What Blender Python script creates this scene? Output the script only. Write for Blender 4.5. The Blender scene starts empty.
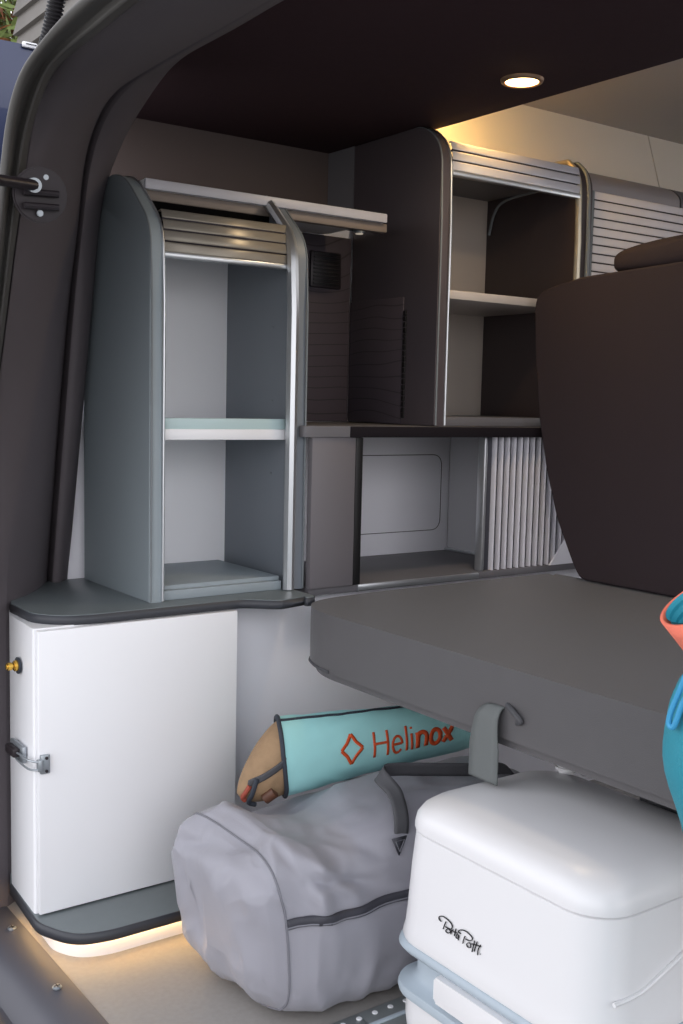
import bpy, bmesh, math, random
from mathutils import Vector, Matrix, noise
random.seed(4)
PI = math.pi
C = bpy.context.scene.collection
sc = bpy.context.scene

# ------------------------------------------------------------------ camera
EYE = Vector((0, 0, 1.1))
FOC = 1088.3268
a_ = Vector((1856 - 341.5, 436 - 512, FOC)).normalized()
b_ = Vector((-447 - 341.5, 384 - 512, FOC)).normalized()
c_ = a_.cross(b_)
R = Matrix((a_, b_, c_))            # van axes from camera axes (right, down, forward)


def on(px, py, **k):
    """point of the photograph on a real plane of the van (x=, y= or z=)"""
    d = R @ Vector((px - 341.5, py - 512, FOC))
    (ax, v), = k.items()
    i = 'xyz'.index(ax)
    return EYE + d * ((v - EYE[i]) / d[i])


cam = bpy.data.cameras.new('camera')
cam.sensor_fit = 'HORIZONTAL'
cam.sensor_width = 24
cam.lens = FOC / 683 * 24
cam.clip_start = 0.02
co = bpy.data.objects.new('camera', cam)
C.objects.link(co)
rt = R @ Vector((1, 0, 0)); up = R @ Vector((0, -1, 0)); bk = R @ Vector((0, 0, -1))
M4 = Matrix((rt, up, bk)).transposed().to_4x4()
M4.translation = EYE
co.matrix_world = M4
sc.camera = co

# ------------------------------------------------------------------ materials


def lin(c):
    return tuple(((v / 255) / 12.92 if v / 255 <= .04045 else ((v / 255 + .055) / 1.055) ** 2.4) for v in c) + (1,)


def mat(name, rgb, rough=.5, metal=0, spec=.5, var=0, vscale=8, bump=0, bscale=200, coat=0, sheen=0, stretch=None):
    m = bpy.data.materials.new(name)
    m.use_nodes = True
    nt = m.node_tree
    p = nt.nodes['Principled BSDF']
    p.inputs['Base Color'].default_value = lin(rgb)
    p.inputs['Roughness'].default_value = rough
    p.inputs['Metallic'].default_value = metal
    p.inputs['Specular IOR Level'].default_value = spec
    p.inputs['Coat Weight'].default_value = coat
    p.inputs['Sheen Weight'].default_value = sheen
    tc = nt.nodes.new('ShaderNodeTexCoord')
    mp = nt.nodes.new('ShaderNodeMapping')
    nt.links.new(tc.outputs['Object'], mp.inputs['Vector'])
    if stretch:
        mp.inputs['Scale'].default_value = stretch
    if var:
        n = nt.nodes.new('ShaderNodeTexNoise')
        n.inputs['Scale'].default_value = vscale
        n.inputs['Detail'].default_value = 4
        nt.links.new(mp.outputs[0], n.inputs['Vector'])
        mx = nt.nodes.new('ShaderNodeMix')
        mx.data_type = 'RGBA'
        c = lin(rgb)
        mx.inputs[6].default_value = tuple(v * (1 - var) for v in c[:3]) + (1,)
        mx.inputs[7].default_value = tuple(min(1, v * (1 + var)) for v in c[:3]) + (1,)
        nt.links.new(n.outputs['Fac'], mx.inputs[0])
        nt.links.new(mx.outputs[2], p.inputs['Base Color'])
    if bump:
        n = nt.nodes.new('ShaderNodeTexNoise')
        n.inputs['Scale'].default_value = bscale
        n.inputs['Detail'].default_value = 3
        nt.links.new(mp.outputs[0], n.inputs['Vector'])
        b = nt.nodes.new('ShaderNodeBump')
        b.inputs['Strength'].default_value = bump
        b.inputs['Distance'].default_value = .002
        nt.links.new(n.outputs['Fac'], b.inputs['Height'])
        nt.links.new(b.outputs[0], p.inputs['Normal'])
    return m


def emit(name, rgb, s):
    m = bpy.data.materials.new(name)
    m.use_nodes = True
    p = m.node_tree.nodes['Principled BSDF']
    p.inputs['Base Color'].default_value = lin(rgb)
    p.inputs['Emission Color'].default_value = lin(rgb)
    p.inputs['Emission Strength'].default_value = s
    return m


M = dict(
    laminate=mat('slate laminate', (146, 156, 162), .5, var=.04, bump=.15, bscale=500),
    lam_dark=mat('anthracite laminate', (104, 102, 106), .5, var=.04, bump=.15, bscale=500),
    edge=mat('grey edging', (120, 126, 130), .45),
    worktop=mat('worktop laminate', (112, 120, 123), .38, var=.05, vscale=30, bump=.1, bscale=600),
    black_edge=mat('charcoal rubber edging', (58, 60, 66), .5),
    gap=mat('slat groove shade', (64, 58, 64), .7),  # groove shade put into the colour of the faces between slats
    black=mat('black edging', (14, 13, 15), .5),
    white=mat('white laminate', (240, 240, 243), .35, var=.01),
    wall=mat('white wall lining', (238, 237, 244), .55, var=.015),
    beige=mat('pale lining', (236, 228, 216), .6, var=.02),
    alu=mat('brushed aluminium', (205, 208, 212), .32, .85, bump=.05, bscale=100, stretch=(1, 1, .05)),
    slat=mat('silver tambour slats', (222, 220, 228), .42, .1),
    felt=mat('dark headliner felt', (66, 50, 54), .95, spec=.1, var=.08, vscale=60, bump=.4, bscale=900),
    pillar=mat('charcoal pillar trim', (88, 82, 86), .62, spec=.35, var=.05, bump=.25, bscale=700),
    seal=mat('rubber door seal', (74, 72, 70), .5, spec=.4),
    fabric=mat('charcoal upholstery', (88, 86, 88), .46, spec=.35, var=.05, vscale=20, bump=.25, bscale=900, sheen=.1),
    backfab=mat('dark seat back cover', (54, 46, 50), .8, spec=.2, var=.05, vscale=10, bump=.3, bscale=900),
    floor=mat('speckled vinyl floor', (152, 148, 144), .5, var=.12, vscale=90, bump=.1, bscale=300),
    sill=mat('grey sill moulding', (78, 78, 86), .5, var=.06, vscale=12),
    plastic=mat('white moulded plastic', (232, 231, 233), .32, coat=.1),
    greyplastic=mat('blue grey plastic', (176, 188, 198), .4),
    duffel=mat('silver grey nylon', (156, 155, 164), .42, spec=.45, var=.05, vscale=5, bump=.35, bscale=1200, sheen=.1),
    webbing=mat('dark grey webbing', (78, 78, 82), .7, bump=.4, bscale=700),
    zip=mat('zip tape', (60, 60, 68), .6),
    piping=mat('bag piping', (120, 120, 128), .6),
    teal=mat('mint ripstop fabric', (176, 236, 236), .45, spec=.45, var=.14, vscale=9, bump=.3, bscale=900),
    navy=mat('dark binding', (50, 56, 66), .7),
    tan=mat('tan mesh lining', (156, 128, 98), .8, var=.2, vscale=60, bump=.5, bscale=500),
    brown=mat('brown pole tip', (96, 62, 46), .5),
    cordred=mat('red brown cord', (160, 74, 58), .7, var=.3, vscale=200),
    orange=mat('orange print', (224, 88, 40), .6),
    ink=mat('dark print', (24, 24, 28), .6),
    coral=mat('coral fabric', (246, 128, 104), .7, bump=.4, bscale=900),
    ocean=mat('deep teal fabric', (38, 140, 160), .6, var=.1, vscale=300, bump=.3, bscale=900),
    cord=mat('blue cord', (60, 150, 196), .6),
    brass=mat('brass', (226, 182, 84), .25, .9),
    steel=mat('bright steel', (168, 174, 180), .35, .7),
    dkmetal=mat('black coated metal', (44, 38, 42), .4, .3, var=.1),
    blue=mat('dark blue car paint', (34, 44, 78), .3, .2, coat=.5),
    hose=mat('black corrugated rubber', (28, 26, 30), .55),
    siding=mat('grey siding', (120, 116, 112), .7, var=.1),
    bark=mat('bark', (70, 55, 42), .9, var=.3),
    leaf=mat('leaves', (112, 128, 66), .6, var=.5, vscale=3),
    leaf2=mat('autumn leaves', (150, 92, 52), .6, var=.4, vscale=3),
    asphalt=mat('paved yard', (140, 138, 134), .9, var=.12, vscale=20, bump=.4, bscale=60),
    glow=emit('warm lamp diffuser', (255, 206, 140), 12),
    strip=emit('warm led strip', (255, 208, 140), 10),
    cool=emit('small led', (255, 240, 220), .25),
)

# wave engraved board
wm = mat('wave engraved board', (84, 78, 84), .5)
nt = wm.node_tree
tc = nt.nodes.new('ShaderNodeTexCoord'); mp = nt.nodes.new('ShaderNodeMapping')
mp.inputs['Scale'].default_value = (1, 1, 1)
nt.links.new(tc.outputs['Object'], mp.inputs['Vector'])
nz = nt.nodes.new('ShaderNodeTexNoise'); nz.inputs['Scale'].default_value = 3.2; nz.inputs['Detail'].default_value = 1
nt.links.new(mp.outputs[0], nz.inputs['Vector'])
sx = nt.nodes.new('ShaderNodeSeparateXYZ'); nt.links.new(mp.outputs[0], sx.inputs[0])
m1 = nt.nodes.new('ShaderNodeMath'); m1.operation = 'MULTIPLY_ADD'
nt.links.new(nz.outputs['Fac'], m1.inputs[0]); m1.inputs[1].default_value = .16
nt.links.new(sx.outputs['Z'], m1.inputs[2])
m2 = nt.nodes.new('ShaderNodeMath'); m2.operation = 'MULTIPLY'; nt.links.new(m1.outputs[0], m2.inputs[0]); m2.inputs[1].default_value = 30
m3 = nt.nodes.new('ShaderNodeMath'); m3.operation = 'FRACT'; nt.links.new(m2.outputs[0], m3.inputs[0])
m4 = nt.nodes.new('ShaderNodeMath'); m4.operation = 'GREATER_THAN'; nt.links.new(m3.outputs[0], m4.inputs[0]); m4.inputs[1].default_value = .08
mx = nt.nodes.new('ShaderNodeMix'); mx.data_type = 'RGBA'
mx.inputs[6].default_value = lin((46, 41, 46)); mx.inputs[7].default_value = lin((70, 63, 70))
nt.links.new(m4.outputs[0], mx.inputs[0]); nt.links.new(mx.outputs[2], nt.nodes['Principled BSDF'].inputs['Base Color'])
M['wave'] = wm

# ------------------------------------------------------------------ helpers


def link(name, bm, m, parent=None, smooth=True, angle=35):
    me = bpy.data.meshes.new(name)
    bmesh.ops.recalc_face_normals(bm, faces=bm.faces)
    bm.to_mesh(me); bm.free()
    me.materials.append(M[m] if isinstance(m, str) else m)
    o = bpy.data.objects.new(name, me)
    C.objects.link(o)
    if smooth:
        for p in me.polygons:
            p.use_smooth = True
        me.set_sharp_from_angle(angle=math.radians(angle))
    if parent is not None:
        o.parent = parent
        o.matrix_parent_inverse = parent.matrix_world.inverted() if parent.type != 'EMPTY' else Matrix.Translation(-parent.location)
    return o


def thing(name, label, cat, loc=(0, 0, 0), group=None):
    o = bpy.data.objects.new(name, None)
    C.objects.link(o)
    o.location = loc
    o.empty_display_size = .05
    tag(o, label, cat, group)
    return o


def tag(o, label, cat, group=None):
    o['label'] = label; o['category'] = cat
    if group: o['group'] = group
    return o


def struct(o):
    o['kind'] = 'structure'
    return o


def bx(bm, x0, x1, y0, y1, z0, z1, bev=0, seg=2):
    t = bmesh.new()
    v = [t.verts.new((x, y, z)) for x in (x0, x1) for y in (y0, y1) for z in (z0, z1)]
    for f in ((0, 1, 3, 2), (4, 6, 7, 5), (0, 4, 5, 1), (2, 3, 7, 6), (0, 2, 6, 4), (1, 5, 7, 3)):
        t.faces.new([v[i] for i in f])
    if bev:
        bmesh.ops.bevel(t, geom=t.edges[:], offset=bev, segments=seg, affect='EDGES', profile=.5)
    merge(bm, t)


def merge(bm, t):
    me = bpy.data.meshes.new('tmp')
    t.to_mesh(me); t.free()
    bm.from_mesh(me)
    bpy.data.meshes.remove(me)


def box(name, m, parent, x0, x1, y0, y1, z0, z1, bev=.0015, seg=2):
    bm = bmesh.new()
    bx(bm, x0, x1, y0, y1, z0, z1, bev, seg)
    return link(name, bm, m, parent)


def prism_bm(poly, axis, a, b, bev=0, seg=2):
    """poly: 2D points; axis 'x': (y,z), 'y': (x,z), 'z': (x,y)"""
    t = bmesh.new()

    def P(p, h):
        return {'x': (h, p[0], p[1]), 'y': (p[0], h, p[1]), 'z': (p[0], p[1], h)}[axis]
    lo = [t.verts.new(P(p, a)) for p in poly]
    hi = [t.verts.new(P(p, b)) for p in poly]
    n = len(poly)
    fl = t.faces.new(lo); fh = t.faces.new(hi[::-1])
    for i in range(n):
        t.faces.new((lo[i], lo[(i + 1) % n], hi[(i + 1) % n], hi[i]))
    if bev:
        es = list(set(fl.edges) | set(fh.edges))
        bmesh.ops.bevel(t, geom=es, offset=bev, segments=seg, affect='EDGES', profile=.5)
    return t


def rnd(poly, rads, n=6):
    """round the corners of a polygon"""
    out = []
    N = len(poly)
    for i, p in enumerate(poly):
        r = rads[i] if isinstance(rads, (list, tuple)) else rads
        p = Vector(p)
        if r <= 0:
            out.append(tuple(p)); continue
        a = Vector(poly[i - 1]) - p; b = Vector(poly[(i + 1) % N]) - p
        r1 = min(r, a.length * .49); r2 = min(r, b.length * .49)
        A = p + a.normalized() * r1; B = p + b.normalized() * r2
        for k in range(n + 1):
            t = k / n
            out.append(tuple(A * (1 - t) ** 2 + p * 2 * t * (1 - t) + B * t * t))
    return out


def prism(name, m, parent, poly, axis, a, b, bev=.0015, seg=2):
    return link(name, prism_bm(poly, axis, a, b, bev, seg), m, parent)


def tube_bm(pts, r, n=10, caps=True):
    t = bmesh.new()
    pts = [Vector(p) for p in pts]
    rs = r if isinstance(r, (list, tuple)) else [r] * len(pts)
    rings = []
    ref = None
    for i, p in enumerate(pts):
        d = (pts[min(i + 1, len(pts) - 1)] - pts[max(i - 1, 0)]).normalized()
        if ref is None:
            ref = d.orthogonal().normalized()
        ref = (ref - d * ref.dot(d)).normalized()
        s = d.cross(ref)
        rings.append([t.verts.new(p + (ref * math.cos(2 * PI * k / n) + s * math.sin(2 * PI * k / n)) * rs[i]) for k in range(n)])
    for i in range(len(rings) - 1):
        for k in range(n):
            t.faces.new((rings[i][k], rings[i][(k + 1) % n], rings[i + 1][(k + 1) % n], rings[i + 1][k]))
    if caps:
        t.faces.new(rings[0]); t.faces.new(rings[-1][::-1])
    return t


def tube(name, m, parent, pts, r, n=10):
    return link(name, tube_bm(pts, r, n), m, parent)


def spow(v, e):
    return math.copysign(abs(v) ** e, v)


def smoothpath(pts, k=8):
    """Catmull-Rom"""
    P = [Vector(p) for p in pts]
    P = [P[0] * 2 - P[1]] + P + [P[-1] * 2 - P[-2]]
    out = []
    for i in range(1, len(P) - 2):
        for j in range(k):
            t = j / k
            a, b, c, d = P[i - 1], P[i], P[i + 1], P[i + 2]
            out.append(.5 * ((2 * b) + (c - a) * t + (2 * a - 5 * b + 4 * c - d) * t * t + (3 * b - a - 3 * c + d) * t ** 3))
    out.append(P[-2])
    return out


def resample(pts, n):
    L = [0]
    for i in range(1, len(pts)):
        L.append(L[-1] + (pts[i] - pts[i - 1]).length)
    out = []
    j = 0
    for k in range(n):
        s = L[-1] * k / (n - 1)
        while j < len(L) - 2 and L[j + 1] < s:
            j += 1
        d = L[j + 1] - L[j]
        out.append(pts[j].lerp(pts[j + 1], (s - L[j]) / d if d else 0))
    return out


def loft_bm(rows, close=False, caps=False):
    t = bmesh.new()
    V = [[t.verts.new(p) for p in r] for r in rows]
    for i in range(len(V) - 1):
        n = len(V[i])
        for k in range(n if close else n - 1):
            t.faces.new((V[i][k], V[i][(k + 1) % n], V[i + 1][(k + 1) % n], V[i + 1][k]))
    if caps:
        t.faces.new(V[0][::-1]); t.faces.new(V[-1])
    return t


def solid(o, th, off=0):
    md = o.modifiers.new('thickness', 'SOLIDIFY'); md.thickness = th; md.offset = off
    return o


def cyl_bm(c, axis, r, h, n=24, bev=0):
    """cylinder centred at c, along axis vector"""
    ax = Vector(axis).normalized()
    t = bmesh.new()
    bmesh.ops.create_cone(t, cap_ends=True, segments=n, radius1=r, radius2=r, depth=h)
    if bev:
        bmesh.ops.bevel(t, geom=[e for e in t.edges if abs(e.verts[0].co.z - e.verts[1].co.z) < 1e-6], offset=bev, segments=2, affect='EDGES')
    q = Vector((0, 0, 1)).rotation_difference(ax).to_matrix().to_4x4()
    bmesh.ops.transform(t, matrix=Matrix.Translation(c) @ q, verts=t.verts)
    return t


def ribbon(name, m, parent, pts, side, w, th=.0015):
    """flat strap through pts; side = direction(s) of its width"""
    pts = [Vector(p) for p in pts]
    rows = []
    for i, p in enumerate(pts):
        s = Vector(side[i] if isinstance(side, list) else side).normalized()
        ww = w[i] if isinstance(w, list) else w
        rows.append([p - s * ww / 2, p - s * ww / 4, p, p + s * ww / 4, p + s * ww / 2])
    o = link(name, loft_bm(rows), m, parent)
    return solid(o, th)


# ------------------------------------------------------------------ the setting
YW = 2.45
struct(box('floor', 'floor', None, .745, 4.6, .4, 2.62, -.03, 0, 0))
g = bmesh.new(); bx(g, -14, 14, -14, 14, -.62, -.6)
struct(link('ground', g, 'asphalt'))
struct(box('wall_left', 'wall', None, .93, 4.6, YW + .005, YW + .03, 0, 1.565, 0))
struct(box('wall_left_upper', mat('grey brown wall lining', (96, 84, 82), .7, var=.04), None, .93, 4.6, 2.56, 2.60, 1.53, 1.81, 0))
struct(box('wall_right', 'wall', None, 2.40, 4.6, .36, .40, 0, 1.8, 0))
struct(box('wall_front', 'wall', None, 4.56, 4.6, .4, 2.6, 0, 1.1, 0))
struct(box('ceiling', 'felt', None, .98, 1.831, .36, 2.60, 1.787, 1.81, .002))
# raised pale roof beyond the dark headliner
struct(box('ceiling_raised', mat('pale roof lining', (176, 170, 166), .6, var=.02), None, 1.80, 4.6, .36, 2.32, 1.945, 1.97, 0))
t = bmesh.new(); bx(t, 1.803, 1.831, .36, 2.32, 1.81, 1.945, 0)
struct(link('ceiling_step', t, 'beige'))
t = prism_bm([(2.205, 1.70), (2.285, 1.945), (2.31, 1.945), (2.24, 1.70)], 'x', 1.832, 2.795)
struct(link('trim_1', t, 'beige'))
t = prism_bm([(2.205, 1.70), (2.285, 1.945), (2.31, 1.945), (2.24, 1.70)], 'x', 2.80, 4.56)
struct(link('trim_2', t, 'beige'))

# --- pillar and header round the rear opening
def ext(p, n=12, to=.40):
    q = []
    for k in range(1, n + 1):
        q.append(Vector((p.x, p.y + (to - p.y) * k / n, p.z)))
    return q


def rail(px, x0, x1=None, foot=True, N=90):
    x1 = x0 if x1 is None else x1
    pts = [on(u, v, x=x0 + (x1 - x0) * i / (len(px) - 1)) for i, (u, v) in enumerate(px)]
    pts = smoothpath(pts, 6)
    if foot:
        f = pts[0]
        base = [Vector((f.x, f.y, -.12 + (f.z + .12) * k / 8)) for k in range(8)]
        pts = base + pts
    pts += ext(pts[-1])
    return resample(pts, N)


r_a0 = rail([(-62, 1010), (-64, 640), (-13, 300), (-2, 190), (5, 126), (12, 94), (21, 69), (34, 50), (49, 31), (69, 9), (86, -6)], .612, foot=False)
r_a = rail([(-48, 1010), (-50, 640), (-9, 300), (2, 190), (9, 126), (16, 94), (25, 70), (38, 52), (52, 34), (72, 13), (90, -2)], .615, foot=False)
r_a2 = rail([(-43, 1010), (-45, 640), (-5, 300), (7, 190), (13, 130), (20, 99), (29, 74), (41, 56), (56, 38), (78, 16), (97, -1)], .62, foot=False)
r_b = rail([(-38, 1010), (-40, 640), (-2, 300), (10, 190), (17, 136), (25, 108), (34, 81), (45, 61), (63, 43), (90, 20), (110, 2)], .65, foot=False)
r_c = rail([(-32, 1010), (-34, 640), (4, 300), (16, 190), (24, 139), (34, 103), (45, 74), (61, 54), (90, 31), (122, 4)], .64, foot=False)
r_d = rail([(-28, 1010), (-30, 640), (8, 300), (23, 190), (30, 137), (37, 110), (46, 87), (58, 67), (92, 38), (135, 4)], .682, foot=False)
r_d2 = rail([(-24, 1010), (-26, 640), (10, 300), (27, 190), (34, 137), (42, 111), (53, 88), (68, 68), (104, 38), (150, 4)], .690, foot=False)
r_e = rail([(3, 583), (22, 330), (42, 200), (52, 150), (68, 112), (96, 72), (150, 32), (196, 0)], .735, .735)
r_f = rail([(44, 583), (64, 330), (76, 225), (81, 168), (91, 128), (110, 92), (151, 64), (230, 18.5), (262, 0)], .885, .86)
r_g = rail([(50, 583), (69, 330), (80, 225), (86, 168), (96, 129), (116, 96), (155, 70), (234, 24), (270, 2)], .91, .90)
r_fg = rail([(46, 583), (66, 330), (78, 225), (83, 168), (93, 128), (113, 93), (153, 66), (232, 21), (266, 1)], .945, .915)
r_h = rail([(67, 583), (91, 330), (99, 230), (105, 190), (113, 165), (130, 128), (150, 96), (178, 60), (238, 26), (278, 2)], .965, 1.02)
r_i = rail([(66, 583), (88, 330), (97, 230), (103, 190), (111, 165), (128, 127), (149, 94), (178, 58), (238, 24), (278, 0)], 1.0, 1.08)
pil = link('trim_3', loft_bm([r_d, r_d2, r_e, r_f, r_fg, r_g, r_h, r_i]), 'pillar', angle=70)
struct(solid(pil, .006)); pil.modifiers['thickness'].use_rim = False
md = pil.modifiers.new('round', 'SUBSURF'); md.levels = 1; md.render_levels = 2
sl = link('trim_4', loft_bm([r_a0, r_a, r_a2, r_b, r_c, r_d]), 'seal', angle=80)
struct(solid(sl, .005))
md = sl.modifiers.new('round', 'SUBSURF'); md.levels = 1; md.render_levels = 2
# dark outer shell closing the roof corner behind the pillar
t = prism_bm([(2.66, -.3), (2.66, 1.55), (2.60, 1.82), (2.3, 2.05), (.30, 2.05), (.30, 2.08), (2.32, 2.08), (2.63, 1.83), (2.69, 1.55), (2.69, -.3)], 'x', 1.0, 4.6)
struct(link('wall_shell', t, 'blue'))

# --- sill at the rear edge of the floor
prof = [(.40, -.10), (.50, -.05), (.555, -.03), (.575, -.022), (.59, -.018), (.60, -.022), (.615, -.034), (.63, -.036), (.66, -.012),
        (.675, -.004), (.70, .002), (.735, .004), (.748, .002), (.75, -.02), (.75, -.14), (.40, -.14)]
t = prism_bm(prof, 'y', .40, 2.46)
struct(link('trim_5', t, 'sill'))
for (u, v) in ((12, 928), (57, 987)):
    p = on(u, v, z=.006)
    s = thing('sill_screw', 'screw head in the grey sill %s' % ('close to the cabinet plinth' if v < 950 else 'below the glowing plinth, nearer the bottom of the photo'), 'screw', p, 'screws in the sill')
    link('screw_head', cyl_bm(p, (0, 0, 1), .009, .006, 20, .002), 'steel', s)
    b = bmesh.new(); bx(b, p.x - .006, p.x + .006, p.y - .001, p.y + .001, p.z + .0025, p.z + .0036)
    bx(b, p.x - .001, p.x + .001, p.y - .006, p.y + .006, p.z + .0025, p.z + .0036)
    link('screw_slot', b, 'dkmetal', s)

# ------------------------------------------------------------------ white base cabinet with toggle latch
ZC = .648
cab = thing('base_cabinet', 'white low cabinet with toggle latch and brass knob under the grey worktop at left', 'cabinet', (.95, 2.2, 0))
body = rnd([(.736, 2.03), (1.178, 2.03), (1.178, 2.44), (.93, 2.44), (.80, 2.36), (.745, 2.19)], [.008, 0, 0, 0, 0, 0])
prism('body', 'white', cab, body, 'z', .070, ZC, 0)
box('door', 'white', cab, .740, 1.184, 2.012, 2.029, .074, ZC - .003, .002)
pb = rnd([(.742, 2.19), (.728, 1.99), (.765, 1.905), (.83, 1.886), (1.19, 1.884), (1.19, 2.40), (.80, 2.36)], [0, .02, .06, .03, 0, 0, 0])
pl = prism('plinth_board', 'worktop', cab, pb, 'z', .050, .070, .001)
pe = [(x, y) for x, y in pb]
# dark edging band round the board front
band = [p for p in pb if p[1] < 2.191 and not (p[0] > 1.18 and p[1] > 1.9)]
rows = [[Vector((x, y, .0495)) for x, y in band], [Vector((x, y, .0705)) for x, y in band]]
o = link('edging', loft_bm(rows), 'black_edge', pl); solid(o, .004, 0)
inner = rnd([(.770, 2.18), (.762, 2.00), (.79, 1.945), (.845, 1.924), (1.18, 1.922), (1.18, 2.3), (.80, 2.3)], [0, .02, .05, .03, 0, 0, 0])
prism('plinth_base', 'white', cab, inner, 'z', 0, .0495, 0)
st = [p for p in rnd([(.764, 2.17), (.756, 1.99), (.785, 1.938), (.843, 1.917), (1.18, 1.915)], [0, .02, .05, .03, 0])]
rows = [[Vector((x, y - .001, .033)) for x, y in st], [Vector((x, y - .001, .048)) for x, y in st]]
o = link('led_strip', loft_bm(rows), 'strip', cab); solid(o, .003, 0)
o['label'] = 'warm glowing light strip'
# knob
kc = Vector((.736, 2.115, .558))
k = link('knob', cyl_bm(kc + Vector((-.005, 0, 0)), (1, 0, 0), .011, .010, 24, .002), 'brass', cab)
link('knob_grip', cyl_bm(kc + Vector((-.018, 0, 0)), (1, 0, 0), .008, .014, 24, .003), 'brass', k)
link('washer', cyl_bm(kc + Vector((-.0005, 0, 0)), (1, 0, 0), .017, .004, 24, .001), 'navy', k)
# toggle latch
lz = .382
lt = box('latch', 'steel', cab, .741, .760, 2.004, 2.013, lz - .019, lz + .019, .002)
box('keeper', 'steel', lt, .734, .745, 1.998, 2.012, lz - .012, lz + .012, .003)
for dz in (-.013, .013):
    link('rivet', cyl_bm((.752, 2.003, lz + dz), (0, 1, 0), .003, .004, 12), 'dkmetal', lt)
tube('wire_loop', 'steel', lt, smoothpath([(.738, 2.002, lz + .007), (.728, 2.008, lz + .009), (.722, 2.03, lz + .008), (.722, 2.085, lz + .006), (.722, 2.095, lz), (.722, 2.085, lz - .008), (.722, 2.03, lz - .009), (.728, 2.008, lz - .008), (.738, 2.002, lz - .007)], 5), .0022, 8)
t = bmesh.new(); bx(t, .728, .737, 2.07, 2.145, lz - .014, lz + .020, .003)
link('lever_plate', t, 'steel', lt)
t = bmesh.new(); bx(t, .714, .728, 2.085, 2.135, lz - .004, lz + .014, .003)
link('lever', t, 'dkmetal', lt)

# ------------------------------------------------------------------ lower worktop
wt = thing('lower_worktop', 'grey curved worktop with dark edging on top of the white base cabinet', 'worktop', (1.0, 2.2, ZC))
base = [(.756, 2.215), (.756, 2.085), (.800, 2.035), (.86, 2.024), (1.185, 2.024)]
curve = []
for k in range(0, 13):
    s = k / 12
    curve.append((1.19 + .085 * s, 2.024 - .052 * (3 * s * s - 2 * s ** 3)))
wpoly = rnd(base, [0, .03, .03, .03, 0]) + curve + rnd([(1.33, 1.970), (1.366, 1.975), (1.366, 2.02)], [.02, .02, 0]) + [(1.366, 2.445), (.935, 2.445), (.815, 2.375)]
prism('top_board', 'worktop', wt, wpoly, 'z', ZC, .667, .001)
fr = wpoly[:-3]
rows = [[Vector((x, y, ZC - .001)) for x, y in fr], [Vector((x, y, .6655)) for x, y in fr]]
o = link('edging', loft_bm(rows), 'black_edge', wt); solid(o, .004, 0)
ZW = .667

# ------------------------------------------------------------------ open tall cabinet on the lower worktop
oc = thing('open_shelf_cabinet', 'tall grey and white open cabinet with rolled up shutter standing on the lower worktop', 'cabinet', (1.2, 2.25, ZW))


def side_profile(zb, y0, yb, zt, cy, cz, yr=.02):
    # front edge y0, chamfer from (y0, cz) up to (cy, zt)
    return rnd([(y0, zb), (yb, zb), (yb, zt), (cy, zt), (y0 + .005, cz)], [0, 0, .01, .06, .05], 8)


sp = side_profile(ZW, 2.074, 2.425, 1.578, 2.215, 1.455)
lp = prism('side_panel', 'laminate', oc, sp, 'x', 1.004, 1.036, .003)
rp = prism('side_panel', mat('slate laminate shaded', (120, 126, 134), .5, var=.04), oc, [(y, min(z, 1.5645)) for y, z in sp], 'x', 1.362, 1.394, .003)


def trimline(name, m, parent, prof, x, r=.0022, lift=0, lo=None):
    pts = [Vector((x, y, z)) for y, z in prof]
    return tube(name, m, parent, pts, r, 8)


fe = [(2.0725, ZW + .002), (2.0725, 1.30)] + [p for p in sp if p[1] > 1.35 and p[0] < 2.30]
fe = [fe[0]] + sorted(fe[1:], key=lambda p: p[1] + p[0])
trimline('edge_bead', 'edge', lp, fe, 1.0065)
trimline('edge_bead', 'alu', lp, fe, 1.0345, .003)
# silver rounded guide rails inside both panels
fe2 = [(y + .004, z) for y, z in fe]
trimline('guide_rail', 'alu', oc, [(y - .006, z) for y, z in [(a, min(b, 1.556)) for a, b in fe2]], 1.3515, .0135)
trimline('guide_rail', 'alu', oc, [(y + .010, z) for y, z in fe], 1.0385, .004)
trimline('edge_bead', 'edge', rp, [(a, min(b, 1.561)) for a, b in fe], 1.392)
box('back_panel', mat('white lining panel', (244, 244, 248), .5), oc, 1.036, 1.362, 2.385, 2.40, ZW, 1.54, 0)
box('gap_shade_board', mat('black gap shade', (12, 11, 12), .95, spec=.05), oc, 1.040, 1.358, 2.188, 2.20, 1.440, 1.521, .001)  # added black board, stands in for the deep shade above the rolled shutter
box('bottom_board', 'laminate', oc, 1.036, 1.345, 2.10, 2.385, ZW, .697, .002)
box('bottom_ledge', 'laminate', oc, 1.036, 1.342, 2.085, 2.105, ZW, .688, .002)
box('middle_shelf', mat('pale shelf board', (222, 232, 236), .4), oc, 1.036, 1.360, 2.100, 2.385, 1.012, 1.034, .002)
box('shelf_lip', mat('pale mint lip', (184, 206, 208), .4), oc, 1.036, 1.358, 2.092, 2.100, 1.034, 1.058, .002)
box('shelf_front', 'white', oc, 1.036, 1.358, 2.088, 2.100, 1.011, 1.0345, .002)
# the grey inner skin of the right panel and its dowel holes
for yy, zz in ((2.17, 1.10), (2.17, .93), (2.17, 1.27)):
    link('dowel_hole', cyl_bm((1.3615, yy, zz), (1, 0, 0), .0022, .002, 10), 'edge', rp)


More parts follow.
